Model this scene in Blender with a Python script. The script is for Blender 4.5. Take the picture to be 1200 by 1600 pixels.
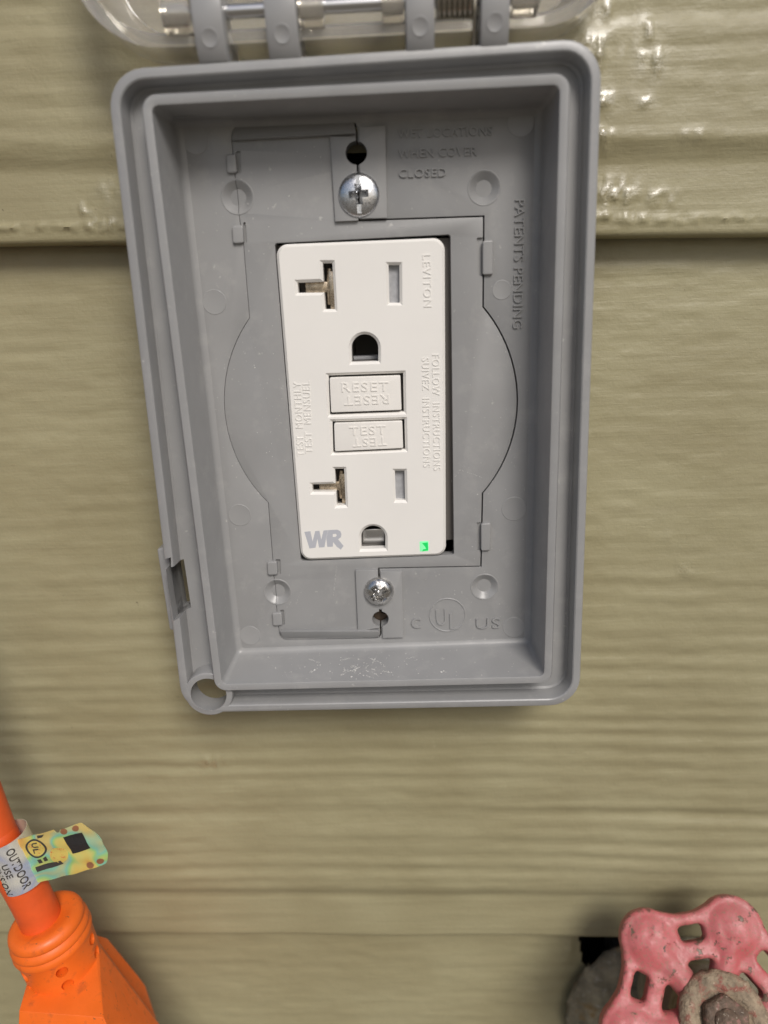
import bpy, bmesh, math, random
import numpy as np
from mathutils import Matrix, Vector

for _o in list(bpy.data.objects):
    bpy.data.objects.remove(_o)
scene = bpy.context.scene
COL = scene.collection
# Everything is modelled in millimetres in the wall's frame (x right, y up, z out of
# the wall) and mapped to metres in Blender's frame (x right, -y out of the wall, z up).
S = 0.001
M = Matrix(((S, 0, 0, 0), (0, 0, -S, 0), (0, S, 0, 0), (0, 0, 0, 1)))
def BP(x, y, z): return Vector((x * S, -z * S, y * S))
def BD(v): return Vector((v[0], -v[2], v[1]))

# ------------------------------------------------------------------ camera
CAM_POS = [7.1395, 21.1852, 147.4392]
CAM_ROT = [[0.999002, -0.04069, -0.018425], [-0.033732, -0.957654, 0.285937], [-0.02928, -0.28503, -0.958071]]
cd = bpy.data.cameras.new('camera'); cam = bpy.data.objects.new('camera', cd); COL.objects.link(cam)
ax, ay, az = BD(CAM_ROT[0]), -BD(CAM_ROT[1]), -BD(CAM_ROT[2])
cm = Matrix((ax, ay, az)).transposed().to_4x4(); cm.translation = BP(*CAM_POS)
cam.matrix_world = cm
cd.sensor_fit = 'VERTICAL'; cd.sensor_height = 24.0; cd.sensor_width = 18.0
cd.lens = 1091.216 / 1600 * 24.0
cd.clip_start = 0.002; cd.clip_end = 200
cd.dof.use_dof = True; cd.dof.focus_distance = 0.151; cd.dof.aperture_fstop = 6.0
scene.camera = cam

# ------------------------------------------------------------------ light
to_sun = Vector((0.27, -0.70, 0.66)).normalized()
w = bpy.data.worlds.new('World'); scene.world = w; w.use_nodes = True
nt = w.node_tree; bg = nt.nodes['Background']
sky = nt.nodes.new('ShaderNodeTexSky'); sky.sky_type = 'NISHITA'; sky.sun_disc = False
sky.sun_elevation = math.asin(to_sun.z); sky.sun_rotation = math.atan2(to_sun.x, to_sun.y)
sky.dust_density = 3.0; sky.air_density = 1.0; sky.ozone_density = 1.0
nt.links.new(sky.outputs[0], bg.inputs[0]); bg.inputs[1].default_value = 0.056
sd = bpy.data.lights.new('sun', 'SUN'); sd.energy = 1.5; sd.angle = math.radians(22); sd.color = (1.0, 0.965, 0.92)
sun = bpy.data.objects.new('sun', sd); COL.objects.link(sun)
sun.rotation_euler = to_sun.to_track_quat('Z', 'Y').to_euler(); sun.location = (0.3, -1, 1.5)
scene.view_settings.view_transform = 'Standard'; scene.view_settings.look = 'None'
scene.view_settings.gamma = 1.0; scene.view_settings.use_curve_mapping = False
scene.view_settings.exposure = 0.64

# ------------------------------------------------------------------ materials
def mat(name, color, rough=0.5, metal=0.0, spec=0.5, noise=None, bump=None, specks=None, **kw):
    """noise=(scale, amount, rough_amount) mottles colour and gloss; bump=[(scale, strength, mm)]; specks=(scale, threshold, colour)."""
    m = bpy.data.materials.new(name); m.use_nodes = True
    n = m.node_tree.nodes; l = m.node_tree.links; b = n['Principled BSDF']
    b.inputs['Base Color'].default_value = (*color, 1); b.inputs['Roughness'].default_value = rough
    b.inputs['Metallic'].default_value = metal; b.inputs['Specular IOR Level'].default_value = spec
    for k, v in kw.items(): b.inputs[k.replace('_', ' ')].default_value = v
    tc = n.new('ShaderNodeTexCoord'); mp = n.new('ShaderNodeMapping'); mp.inputs['Scale'].default_value = (1000, 1000, 1000)
    l.new(tc.outputs['Object'], mp.inputs[0]); m['mm'] = 1
    co = mp.outputs[0]
    colsock = None
    if noise:
        t = n.new('ShaderNodeTexNoise'); t.inputs['Scale'].default_value = noise[0]; t.inputs['Detail'].default_value = 5
        l.new(co, t.inputs['Vector'])
        hs = n.new('ShaderNodeMapRange'); hs.inputs['From Min'].default_value = 0.3; hs.inputs['From Max'].default_value = 0.7
        hs.inputs['To Min'].default_value = 1 - noise[1]; hs.inputs['To Max'].default_value = 1 + noise[1]
        l.new(t.outputs[0], hs.inputs['Value'])
        mx = n.new('ShaderNodeMix'); mx.data_type = 'RGBA'; mx.blend_type = 'MULTIPLY'; mx.inputs['Factor'].default_value = 1
        mx.inputs['A'].default_value = (*color, 1); l.new(hs.outputs[0], mx.inputs['B']); colsock = mx.outputs['Result']
        if noise[2]:
            t2 = n.new('ShaderNodeTexNoise'); t2.inputs['Scale'].default_value = noise[0] * 2.7; t2.inputs['Detail'].default_value = 4
            l.new(co, t2.inputs['Vector'])
            r = n.new('ShaderNodeMapRange'); r.inputs['From Min'].default_value = 0.3; r.inputs['From Max'].default_value = 0.7
            r.inputs['To Min'].default_value = rough - noise[2]; r.inputs['To Max'].default_value = rough + noise[2]
            l.new(t2.outputs[0], r.inputs['Value']); l.new(r.outputs[0], b.inputs['Roughness'])
    if specks:
        for (sc, th, sw, c2) in specks:
            t = n.new('ShaderNodeTexNoise'); t.inputs['Scale'].default_value = sc; t.inputs['Detail'].default_value = 6; t.inputs['Roughness'].default_value = 0.65
            l.new(co, t.inputs['Vector'])
            r = n.new('ShaderNodeMapRange'); r.inputs['From Min'].default_value = th; r.inputs['From Max'].default_value = th + sw
            l.new(t.outputs[0], r.inputs['Value'])
            mx = n.new('ShaderNodeMix'); mx.data_type = 'RGBA'
            l.new(r.outputs[0], mx.inputs['Factor'])
            if colsock: l.new(colsock, mx.inputs['A'])
            else: mx.inputs['A'].default_value = (*color, 1)
            mx.inputs['B'].default_value = (*c2, 1); colsock = mx.outputs['Result']
    if colsock: l.new(colsock, b.inputs['Base Color'])
    prev = None
    for (sc, st, mm) in (bump or []):
        t = n.new('ShaderNodeTexNoise'); t.inputs['Scale'].default_value = sc; t.inputs['Detail'].default_value = 4
        l.new(co, t.inputs['Vector'])
        bp = n.new('ShaderNodeBump'); bp.inputs['Strength'].default_value = st; bp.inputs['Distance'].default_value = mm * S
        l.new(t.outputs[0], bp.inputs['Height'])
        if prev: l.new(prev, bp.inputs['Normal'])
        prev = bp.outputs[0]
    if prev: l.new(prev, b.inputs['Normal'])
    return m

M_GREY = mat('grey_plastic', (0.275, 0.275, 0.275), 0.36, noise=(0.09, 0.05, 0.06), bump=[(1.6, 0.12, 0.06), (0.12, 0.25, 0.3)],
             specks=[(1.3, 0.755, 0.02, (0.62, 0.61, 0.59)), (0.9, 0.20, -0.02, (0.08, 0.075, 0.07)), (0.16, 0.54, 0.22, (0.325, 0.322, 0.317)), (0.7, 0.66, 0.06, (0.42, 0.415, 0.40))])
M_GREYM = mat('grey_moulding', (0.285, 0.285, 0.285), 0.33, noise=(0.2, 0.03, 0.04))
M_WHITE = mat('white_plastic', (0.77, 0.75, 0.715), 0.42, noise=(0.05, 0.025, 0.05), bump=[(3.0, 0.06, 0.05)],
              specks=[(1.1, 0.205, -0.012, (0.25, 0.22, 0.18))])
M_WHITEB = mat('button_plastic', (0.77, 0.745, 0.705), 0.45, noise=(0.3, 0.02, 0.03))
M_DARK = mat('dark_cavity_plastic', (0.13, 0.12, 0.11), 0.6)
M_BLACKBOX = mat('wall_box_plastic', (0.02, 0.02, 0.022), 0.7)
M_SHUT = mat('shutter_plastic', (0.33, 0.335, 0.35), 0.5, noise=(1.2, 0.12, 0.05))
M_CONTACT = mat('brass_contact', (0.50, 0.42, 0.32), 0.3, metal=0.9, noise=(1.0, 0.3, 0.1))
M_YOKE = mat('galvanised_yoke', (0.10, 0.07, 0.05), 0.5, metal=0.6, noise=(0.8, 0.3, 0.1))
M_SCREW = mat('zinc_screw', (0.66, 0.67, 0.69), 0.30, metal=1.0, noise=(1.2, 0.10, 0.10), bump=[(2.5, 0.25, 0.15)])
M_SCREWW = mat('worn_zinc', (0.64, 0.63, 0.61), 0.24, metal=1.0, noise=(1.0, 0.2, 0.10), bump=[(1.0, 0.45, 0.35)])
M_STEEL = mat('steel_pin', (0.66, 0.66, 0.66), 0.22, metal=1.0)
M_SPRING = mat('spring_steel', (0.42, 0.39, 0.33), 0.25, metal=1.0)
M_WR = mat('grey_print', (0.44, 0.45, 0.49), 0.5)
M_BLACKPRINT = mat('black_print', (0.022, 0.020, 0.020), 0.5)
M_INK = mat('ink', (0.05, 0.045, 0.04), 0.5)
M_ORANGE = mat('orange_vinyl', (0.82, 0.145, 0.013), 0.42, noise=(0.15, 0.08, 0.08), bump=[(2.2, 0.25, 0.08), (0.5, .2, .1)], specks=[(0.30, 0.56, 0.12, (0.60, 0.115, 0.018)), (0.8, 0.66, 0.03, (0.28, 0.09, 0.03))])
M_ORANGEC = mat('orange_cord_jacket', (0.68, 0.095, 0.018), 0.42, noise=(0.3, 0.08, 0.05), bump=[(2.0, 0.15, 0.08)])
M_HOLE = mat('orange_recess', (0.30, 0.045, 0.008), 0.5)
M_DUST = mat('plaster_dust', (0.56, 0.55, 0.53), 0.9)
M_SHEATH = mat('sheathing', (0.02, 0.018, 0.016), 0.9)
M_GROUND = mat('ground', (0.16, 0.14, 0.11), 0.9, noise=(0.01, 0.2, 0), bump=[(0.05, 0.5, 6.0)])

m = mat('green_lamp', (0.01, 0.25, 0.06), 0.3); b = m.node_tree.nodes['Principled BSDF']
b.inputs['Emission Color'].default_value = (0.0, 0.60, 0.10, 1); b.inputs['Emission Strength'].default_value = 0.5
M_LED = m
m = mat('green_lamp_lens', (0.25, 0.65, 0.35), 0.25); b = m.node_tree.nodes['Principled BSDF']
b.inputs['Emission Color'].default_value = (0.10, 0.8, 0.28, 1); b.inputs['Emission Strength'].default_value = 0.35
M_LEDL = m
M_CLEAR = mat('clear_polycarbonate', (0.96, 0.93, 0.86), 0.06, Transmission_Weight=0.87, IOR=1.45, bump=[(0.06, 0.15, 0.8)])  # cream tint and slight milkiness stand in for reflections of the surroundings

def nodes_of(m): return m.node_tree.nodes, m.node_tree.links
# painted siding: satin olive paint, glossier where it ran thick
def siding_material():
    m = mat('olive_paint', (0.30, 0.262, 0.150), 0.5)
    n, l = nodes_of(m); b = n['Principled BSDF']
    tc = n.new('ShaderNodeTexCoord')
    mp = n.new('ShaderNodeMapping'); mp.inputs['Scale'].default_value = (1000, 1000, 1000); l.new(tc.outputs['Object'], mp.inputs[0])
    mpl = n.new('ShaderNodeMapping'); mpl.inputs['Scale'].default_value = (60, 1000, 1000); l.new(tc.outputs['Object'], mpl.inputs[0])
    def noise(co, sc, det=5, rough=0.5):
        t = n.new('ShaderNodeTexNoise'); t.inputs['Scale'].default_value = sc; t.inputs['Detail'].default_value = det; t.inputs['Roughness'].default_value = rough
        l.new(co, t.inputs['Vector']); return t.outputs[0]
    def rng(v, a, b_, c, d):
        r = n.new('ShaderNodeMapRange'); r.inputs['From Min'].default_value = a; r.inputs['From Max'].default_value = b_
        r.inputs['To Min'].default_value = c; r.inputs['To Max'].default_value = d; l.new(v, r.inputs['Value']); return r.outputs[0]
    def mix(f, a, b_):
        x = n.new('ShaderNodeMix'); x.data_type = 'RGBA'; l.new(f, x.inputs['Factor'])
        for s_, v in (('A', a), ('B', b_)):
            if isinstance(v, tuple): x.inputs[s_].default_value = (*v, 1)
            else: l.new(v, x.inputs[s_])
        return x.outputs['Result']
    c = mix(rng(noise(mp.outputs[0], 0.03, 4), 0.35, 0.65, 0, 1), (0.276, 0.245, 0.140), (0.322, 0.293, 0.175))
    c = mix(rng(noise(mpl.outputs[0], 0.55, 6), 0.45, 0.8, 0, 0.35), c, (0.225, 0.195, 0.110))
    c = mix(rng(noise(mp.outputs[0], 0.62, 3), 0.765, 0.79, 0, 0.75), c, (0.11, 0.085, 0.045))     # specks of dirt
    c = mix(rng(noise(mp.outputs[0], 0.35, 2), 0.74, 0.76, 0, 0.5), c, (0.33, 0.30, 0.19))
    l.new(c, b.inputs['Base Color'])
    at = n.new('ShaderNodeAttribute'); at.attribute_name = 'gloss'
    base_r = rng(noise(mp.outputs[0], 0.25, 4), 0.3, 0.7, 0.40, 0.56)
    x = n.new('ShaderNodeMix'); x.data_type = 'FLOAT'; l.new(at.outputs['Fac'], x.inputs['Factor']); l.new(base_r, x.inputs['A']); x.inputs['B'].default_value = 0.17
    l.new(x.outputs['Result'], b.inputs['Roughness'])
    sp_l = n.new('ShaderNodeMapRange'); sp_l.inputs['To Min'].default_value = 0.5; sp_l.inputs['To Max'].default_value = 1.0
    l.new(at.outputs['Fac'], sp_l.inputs['Value']); l.new(sp_l.outputs[0], b.inputs['Specular IOR Level']); b.inputs['Coat Roughness'].default_value = 0.1; l.new(at.outputs['Fac'], b.inputs['Coat Weight'])
    bp = n.new('ShaderNodeBump'); bp.inputs['Strength'].default_value = 0.28; bp.inputs['Distance'].default_value = 0.45 * S
    l.new(noise(mpl.outputs[0], 0.9, 6, 0.6), bp.inputs['Height'])
    bp2 = n.new('ShaderNodeBump'); bp2.inputs['Strength'].default_value = 0.42; bp2.inputs['Distance'].default_value = 0.22 * S
    l.new(noise(mp.outputs[0], 1.1, 5, 0.6), bp2.inputs['Height']); l.new(bp.outputs[0], bp2.inputs['Normal'])
    bp3 = n.new('ShaderNodeBump'); bp3.inputs['Distance'].default_value = 0.28 * S
    l.new(at.outputs['Fac'], bp3.inputs['Strength']); l.new(noise(mp.outputs[0], 0.9, 6, 0.65), bp3.inputs['Height']); l.new(bp2.outputs[0], bp3.inputs['Normal'])
    l.new(bp3.outputs[0], b.inputs['Normal'])
    return m
M_SIDING = siding_material()
# chipped pink enamel over rusty iron
def enamel():
    m = mat('pink_enamel', (0.47, 0.085, 0.095), 0.42)
    n, l = nodes_of(m); b = n['Principled BSDF']
    mp = [x for x in n if x.type == 'MAPPING'][0]
    def noise(sc, det=5, rough=0.6):
        t = n.new('ShaderNodeTexNoise'); t.inputs['Scale'].default_value = sc; t.inputs['Detail'].default_value = det; t.inputs['Roughness'].default_value = rough
        l.new(mp.outputs[0], t.inputs['Vector']); return t.outputs[0]
    def rng(v, a, b_, c, d):
        r = n.new('ShaderNodeMapRange'); r.inputs['From Min'].default_value = a; r.inputs['From Max'].default_value = b_
        r.inputs['To Min'].default_value = c; r.inputs['To Max'].default_value = d; l.new(v, r.inputs['Value']); return r.outputs[0]
    def mix(f, a, b_):
        x = n.new('ShaderNodeMix'); x.data_type = 'RGBA'; l.new(f, x.inputs['Factor'])
        for s_, v in (('A', a), ('B', b_)):
            if isinstance(v, tuple): x.inputs[s_].default_value = (*v, 1)
            else: l.new(v, x.inputs[s_])
        return x.outputs['Result']
    c = mix(rng(noise(0.12, 4), 0.35, 0.65, 0, 1), (0.42, 0.085, 0.088), (0.48, 0.135, 0.135))
    c = mix(rng(noise(1.6, 6, 0.7), 0.53, 0.62, 0, 0.75), c, (0.27, 0.15, 0.10))       # pinholes
    c = mix(rng(noise(0.07, 3), 0.45, 0.75, 0, 0.55), c, (0.40, 0.20, 0.185))
    ge = n.new('ShaderNodeNewGeometry')
    chip = rng(noise(0.33, 6, 0.62), 0.625, 0.65, 0, 1)
    c = mix(chip, c, (0.17, 0.115, 0.08))                                             # chips to primer
    c = mix(rng(noise(0.21, 6, 0.7), 0.655, 0.67, 0, 1), c, (0.05, 0.035, 0.022))       # chips to rust
    ad = n.new('ShaderNodeMath'); ad.operation = 'MULTIPLY_ADD'; l.new(noise(0.6, 5), ad.inputs[0]); ad.inputs[1].default_value = 0.22; l.new(ge.outputs['Pointiness'], ad.inputs[2])
    c = mix(rng(ad.outputs[0], 0.640, 0.675, 0, 0.85), c, (0.085, 0.055, 0.035))            # paint worn off the edges
    l.new(c, b.inputs['Base Color'])
    l.new(rng(noise(0.8, 4), 0.3, 0.7, 0.34, 0.58), b.inputs['Roughness'])
    bp = n.new('ShaderNodeBump'); bp.inputs['Strength'].default_value = 0.35; bp.inputs['Distance'].default_value = 0.25 * S
    l.new(noise(1.2, 5), bp.inputs['Height'])
    bp2 = n.new('ShaderNodeBump'); bp2.inputs['Strength'].default_value = 0.6; bp2.inputs['Distance'].default_value = 0.25 * S; bp2.invert = True
    l.new(chip, bp2.inputs['Height']); l.new(bp.outputs[0], bp2.inputs['Normal']); l.new(bp2.outputs[0], b.inputs['Normal'])
    return m
M_PINK = enamel()
M_RUST = mat('corroded_washer', (0.26, 0.20, 0.135), 0.8, noise=(0.5, 0.35, 0.1), bump=[(0.9, 0.9, 0.7), (3, 0.5, 0.2)],
             specks=[(0.45, 0.53, 0.12, (0.24, 0.075, 0.055)), (0.9, 0.60, 0.10, (0.46, 0.40, 0.29)), (1.2, 0.36, -0.08, (0.035, 0.022, 0.015))])
M_NUT = mat('corroded_nut', (0.12, 0.08, 0.055), 0.75, noise=(0.6, 0.4, 0.1), bump=[(1.0, 0.9, 0.6)],
            specks=[(0.6, 0.56, 0.1, (0.26, 0.13, 0.11)), (1.1, 0.62, 0.06, (0.38, 0.33, 0.26))])
M_BRASS = mat('dusty_brass', (0.25, 0.225, 0.165), 0.7, metal=0.15, noise=(0.25, 0.25, 0.1), bump=[(0.8, 0.5, 0.4)],
              specks=[(0.2, 0.56, 0.12, (0.32, 0.30, 0.25)), (0.35, 0.60, 0.1, (0.15, 0.09, 0.04))])
M_DUSTY = mat('dusty_flange', (0.20, 0.178, 0.122), 0.9, noise=(0.22, 0.45, 0.05), bump=[(0.9, 0.9, 0.7), (0.25, .7, 1.2)], specks=[(0.12, 0.56, 0.10, (0.20, 0.13, 0.05)), (0.5, 0.60, 0.08, (0.32, 0.30, 0.25))])
# holographic foil of the wrap tag: its iridescent reflections painted as fixed colour patches
def foil(name, stops, metal, rough):
    m = mat(name, (0.8, 0.8, 0.8), rough, metal=metal)
    n, l = nodes_of(m); b = n['Principled BSDF']; mp = [x for x in n if x.type == 'MAPPING'][0]
    t = n.new('ShaderNodeTexNoise'); t.inputs['Scale'].default_value = 0.09; t.inputs['Detail'].default_value = 1.5; t.inputs['Distortion'].default_value = 0.8
    l.new(mp.outputs[0], t.inputs['Vector'])
    cr = n.new('ShaderNodeValToRGB'); e = cr.color_ramp.elements
    e[0].position = stops[0][0]; e[0].color = (*stops[0][1], 1); e[1].position = stops[1][0]; e[1].color = (*stops[1][1], 1)
    for p, c in stops[2:]:
        x = e.new(p); x.color = (*c, 1)
    l.new(t.outputs[0], cr.inputs[0]); l.new(cr.outputs[0], b.inputs['Base Color'])
    return m
M_HOLO = foil('holographic_foil', [(0.30, (0.80, 0.36, 0.10)), (0.40, (0.85, 0.62, 0.16)), (0.49, (0.80, 0.72, 0.22)), (0.54, (0.45, 0.72, 0.25)), (0.59, (0.30, 0.66, 0.50)), (0.66, (0.80, 0.62, 0.22))], 0.35, 0.26)
M_FOIL = foil('silver_foil', [(0.30, (0.74, 0.70, 0.55)), (0.42, (0.82, 0.80, 0.72)), (0.52, (0.62, 0.62, 0.64)), (0.60, (0.50, 0.54, 0.72)), (0.68, (0.75, 0.72, 0.66))], 0.5, 0.25)
M_HOLOBROWN = mat('foil_dot', (0.36, 0.16, 0.08), 0.4, metal=0.3)
M_HOLOYEL = mat('foil_seal', (0.80, 0.62, 0.16), 0.35, metal=0.3, specks=[(1.4, 0.58, 0.05, (0.75, 0.25, 0.08))])

# ------------------------------------------------------------------ mesh helpers (mm)
def finish(name, me, material, parent=None, angle=35, kind=None, label=None, flat=True):
    if angle is not None:
        me.shade_smooth()
        if flat:
            nz = np.empty(len(me.polygons) * 3, np.float32); me.polygons.foreach_get('normal', nz); nz = nz.reshape(-1, 3)
            me.polygons.foreach_set('use_smooth', (np.abs(nz).max(1) < 0.99995))
        me.set_sharp_from_angle(angle=math.radians(angle))
    me.transform(M); me.update()
    me.materials.clear(); me.materials.append(material); me.name = name
    o = bpy.data.objects.new(name, me); COL.objects.link(o)
    if parent is not None:
        o.parent = parent; o.matrix_parent_inverse = Matrix.Translation(-root_loc(parent))
    if kind: o['kind'] = kind
    if label: o['label'] = label
    return o
def root_loc(p): return p.location if p.parent is None else Vector((0, 0, 0))     # parts sit at the world origin
def thing(name, label, cat, loc):
    o = bpy.data.objects.new(name, None); o.empty_display_size = 0.01; COL.objects.link(o)
    o.location = BP(*loc); o['label'] = label; o['category'] = cat
    return o
def from_py(verts, faces):
    me = bpy.data.meshes.new('m'); me.from_pydata([tuple(v) for v in verts], [], faces); me.update(); return me
def clean(me, dist=1e-4, normals=True):
    bm = bmesh.new(); bm.from_mesh(me); bmesh.ops.remove_doubles(bm, verts=bm.verts, dist=dist)
    if normals:
        bmesh.ops.recalc_face_normals(bm, faces=bm.faces)
        if all(e.is_manifold for e in bm.edges) and bm.calc_volume(signed=True) < 0: bmesh.ops.reverse_faces(bm, faces=bm.faces[:])
    bm.to_mesh(me); bm.free(); return me
def join(*ms):
    bm = bmesh.new()
    for m_ in ms: bm.from_mesh(m_)
    me = bpy.data.meshes.new('j'); bm.to_mesh(me); bm.free(); return me
def area2(p): return sum(p[i][0] * p[(i + 1) % len(p)][1] - p[(i + 1) % len(p)][0] * p[i][1] for i in range(len(p))) / 2
def ccw(p): return list(p) if area2(p) > 0 else list(p)[::-1]
def evalmesh(o):
    dg = bpy.context.evaluated_depsgraph_get(); dg.update()
    return bpy.data.meshes.new_from_object(o.evaluated_get(dg))
def plate(loops, z0, z1, bev=0.0, res=1):
    """flat piece with holes: loops[0] the outline, the rest holes; edges chamfered by bev on the front."""
    cu = bpy.data.curves.new('c', 'CURVE'); cu.dimensions = '2D'; cu.fill_mode = 'BOTH'
    for i, lp in enumerate(loops):
        lp = ccw(lp)
        if i: lp = lp[::-1]
        sp = cu.splines.new('POLY'); sp.points.add(len(lp) - 1)
        for k, q in enumerate(lp): sp.points[k].co = (q[0], q[1], 0, 1)
        sp.use_cyclic_u = True
    cu.extrude = (z1 - z0) / 2 - bev; cu.bevel_depth = bev; cu.bevel_resolution = res; cu.offset = -bev
    o = bpy.data.objects.new('c', cu); COL.objects.link(o)
    me = evalmesh(o); bpy.data.objects.remove(o); bpy.data.curves.remove(cu)
    me.transform(Matrix.Translation((0, 0, (z0 + z1) / 2)))
    return clean(me)
def fillet(c, r, n=6):
    """rounded closed polygon through corners c; r one radius or one per corner."""
    out = []; N = len(c)
    for i in range(N):
        p0, p1, p2 = (Vector(c[(i + d) % N][:2]) for d in (-1, 0, 1))
        ri = r[i] if isinstance(r, (list, tuple)) else r
        a = (p0 - p1).normalized(); b_ = (p2 - p1).normalized()
        ang = a.angle(b_)
        if ri <= 0 or abs(ang - math.pi) < 1e-3: out += [tuple(p1)] * (n + 1); continue
        t = ri / math.tan(ang / 2); bis = (a + b_).normalized(); ce = p1 + bis * (ri / math.sin(ang / 2))
        q0, q1 = p1 + a * t, p1 + b_ * t
        a0 = math.atan2(q0.y - ce.y, q0.x - ce.x); a1 = math.atan2(q1.y - ce.y, q1.x - ce.x)
        d = (a1 - a0 + math.pi) % (2 * math.pi) - math.pi
        out += [(ce.x + ri * math.cos(a0 + d * k / n), ce.y + ri * math.sin(a0 + d * k / n)) for k in range(n + 1)]
    return out
def dedupe(p):
    out = []
    for q in p:
        if not out or (Vector(q) - Vector(out[-1])).length > 1e-3: out.append(q)
    if (Vector(out[0]) - Vector(out[-1])).length < 1e-3: out.pop()
    return out
def grow(c, d):
    """move the four corners of a near-rectangle outwards by d."""
    cx = sum(q[0] for q in c) / len(c); cy = sum(q[1] for q in c) / len(c)
    return [(q[0] + d * math.copysign(1, q[0] - cx), q[1] + d * math.copysign(1, q[1] - cy)) for q in c]
def loft(loops, closed=False, cap0=False, cap1=False):
    n = len(loops[0]); v = [q for lp in loops for q in lp]; f = []
    K = len(loops)
    for i in range(K if closed else K - 1):
        a, b_ = i * n, ((i + 1) % K) * n
        for k in range(n):
            k2 = (k + 1) % n; f.append((a + k, a + k2, b_ + k2, b_ + k))
    if cap0: f.append(tuple(range(n))[::-1])
    if cap1: f.append(tuple(range((K - 1) * n, K * n)))
    return clean(from_py(v, f))
def lathe(prof, c, n=40, axis=None, hollow=False):
    """surface of revolution about +z (or axis) through c; prof = [(r, h)]."""
    ax_ = Vector(axis).normalized() if axis else Vector((0, 0, 1))
    q = Vector((0, 0, 1)).rotation_difference(ax_)
    loops = [[tuple(q @ Vector((r * math.cos(2 * math.pi * k / n), r * math.sin(2 * math.pi * k / n), h)) + Vector(c)) for k in range(n)] for r, h in prof]
    return loft(loops, closed=True) if hollow else loft(loops, cap0=prof[0][0] > 1e-6, cap1=prof[-1][0] > 1e-6)
def tube(pts, r, n=16, cap=True):
    pts = [Vector(p) for p in pts]; loops = []; prev = None
    for i, p in enumerate(pts):
        d = (pts[min(i + 1, len(pts) - 1)] - pts[max(i - 1, 0)]).normalized()
        if prev is None: u = d.orthogonal().normalized()
        else: u = (prev - d * prev.dot(d)).normalized()
        prev = u; w_ = d.cross(u); rr = r[i] if isinstance(r, (list, tuple)) else r
        loops.append([tuple(p + (u * math.cos(2 * math.pi * k / n) + w_ * math.sin(2 * math.pi * k / n)) * rr) for k in range(n)])
    return loft(loops, cap0=cap, cap1=cap)
def smooth_path(pts, per=8):
    pts = [Vector(p) for p in pts]; out = []
    for i in range(len(pts) - 1):
        p0, p1, p2, p3 = pts[max(i - 1, 0)], pts[i], pts[i + 1], pts[min(i + 2, len(pts) - 1)]
        for k in range(per):
            t = k / per
            out.append(0.5 * ((2 * p1) + (p2 - p0) * t + (2 * p0 - 5 * p1 + 4 * p2 - p3) * t * t + (3 * p1 - p0 - 3 * p2 + p3) * t ** 3))
    out.append(pts[-1]); return out
def circle(c, r, n=32): return [(c[0] + r * math.cos(2 * math.pi * k / n), c[1] + r * math.sin(2 * math.pi * k / n)) for k in range(n)]
def with_mods(me, mods):
    o = bpy.data.objects.new('t', me); COL.objects.link(o)
    for typ, kw in mods:
        md = o.modifiers.new(typ, typ)
        for k, v in kw.items(): setattr(md, k, v)
    r = evalmesh(o); bpy.data.objects.remove(o); return r
def boolean(me, cut, op='DIFFERENCE'):
    c = bpy.data.objects.new('cut', cut); COL.objects.link(c)
    r = with_mods(me, [('BOOLEAN', dict(object=c, operation=op, solver='EXACT'))])
    bpy.data.objects.remove(c); return r
def hull(pts):
    bm = bmesh.new()
    for p in pts: bm.verts.new(p)
    r = bmesh.ops.convex_hull(bm, input=bm.verts)
    bmesh.ops.delete(bm, geom=[v for v in bm.verts if not v.link_faces], context='VERTS')
    bmesh.ops.recalc_face_normals(bm, faces=bm.faces)
    me = bpy.data.meshes.new('h'); bm.to_mesh(me); bm.free(); return me
def text_mesh(s, depth=0.15, bev=0.03, spacing=1.0, bold=0.0):
    """lettering in a unit box: x 0..1 along the line, y 0..1 cap height (depth in mm)."""
    cu = bpy.data.curves.new('t', 'FONT'); cu.body = s; cu.size = 1.0; cu.extrude = 0.0; cu.fill_mode = 'FRONT'
    cu.space_character = spacing; cu.offset = bold; cu.resolution_u = 3
    o = bpy.data.objects.new('t', cu); COL.objects.link(o); me = evalmesh(o); bpy.data.objects.remove(o); bpy.data.curves.remove(cu)
    xs = [v.co.x for v in me.vertices]; ys = [v.co.y for v in me.vertices]
    x0, x1, y0, y1 = min(xs), max(xs), min(ys), max(ys)
    for v in me.vertices: v.co = ((v.co.x - x0) / (x1 - x0), (v.co.y - y0) / (y1 - y0), 0)
    return me
def lettering(s, p0, p1, cap, z, depth, material, parent, spacing=1.05, bold=0.0, name='lettering', fn=None):
    """raised or printed letters whose baseline runs p0 -> p1 in the wall frame."""
    me = text_mesh(s, spacing=spacing, bold=bold)
    bm = bmesh.new(); bm.from_mesh(me)
    bmesh.ops.remove_doubles(bm, verts=bm.verts, dist=1e-5)
    if depth > 0:
        top = bmesh.ops.extrude_face_region(bm, geom=bm.faces[:])
        for v in top['geom']:
            if isinstance(v, bmesh.types.BMVert): v.co.z = 1
    bm.to_mesh(me); bm.free()
    a = Vector(p0); d = Vector(p1) - a; L_ = d.length; d.normalize(); up = Vector((-d.y, d.x))
    for v in me.vertices:
        q = a + d * (v.co.x * L_) + up * (v.co.y * cap); h = v.co.z
        v.co = fn(v.co.x * L_, v.co.y * cap, h * depth) if fn else (q.x, q.y, z + h * depth)
    clean(me, 1e-5)
    return finish(name, me, material, parent, angle=30)

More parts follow.
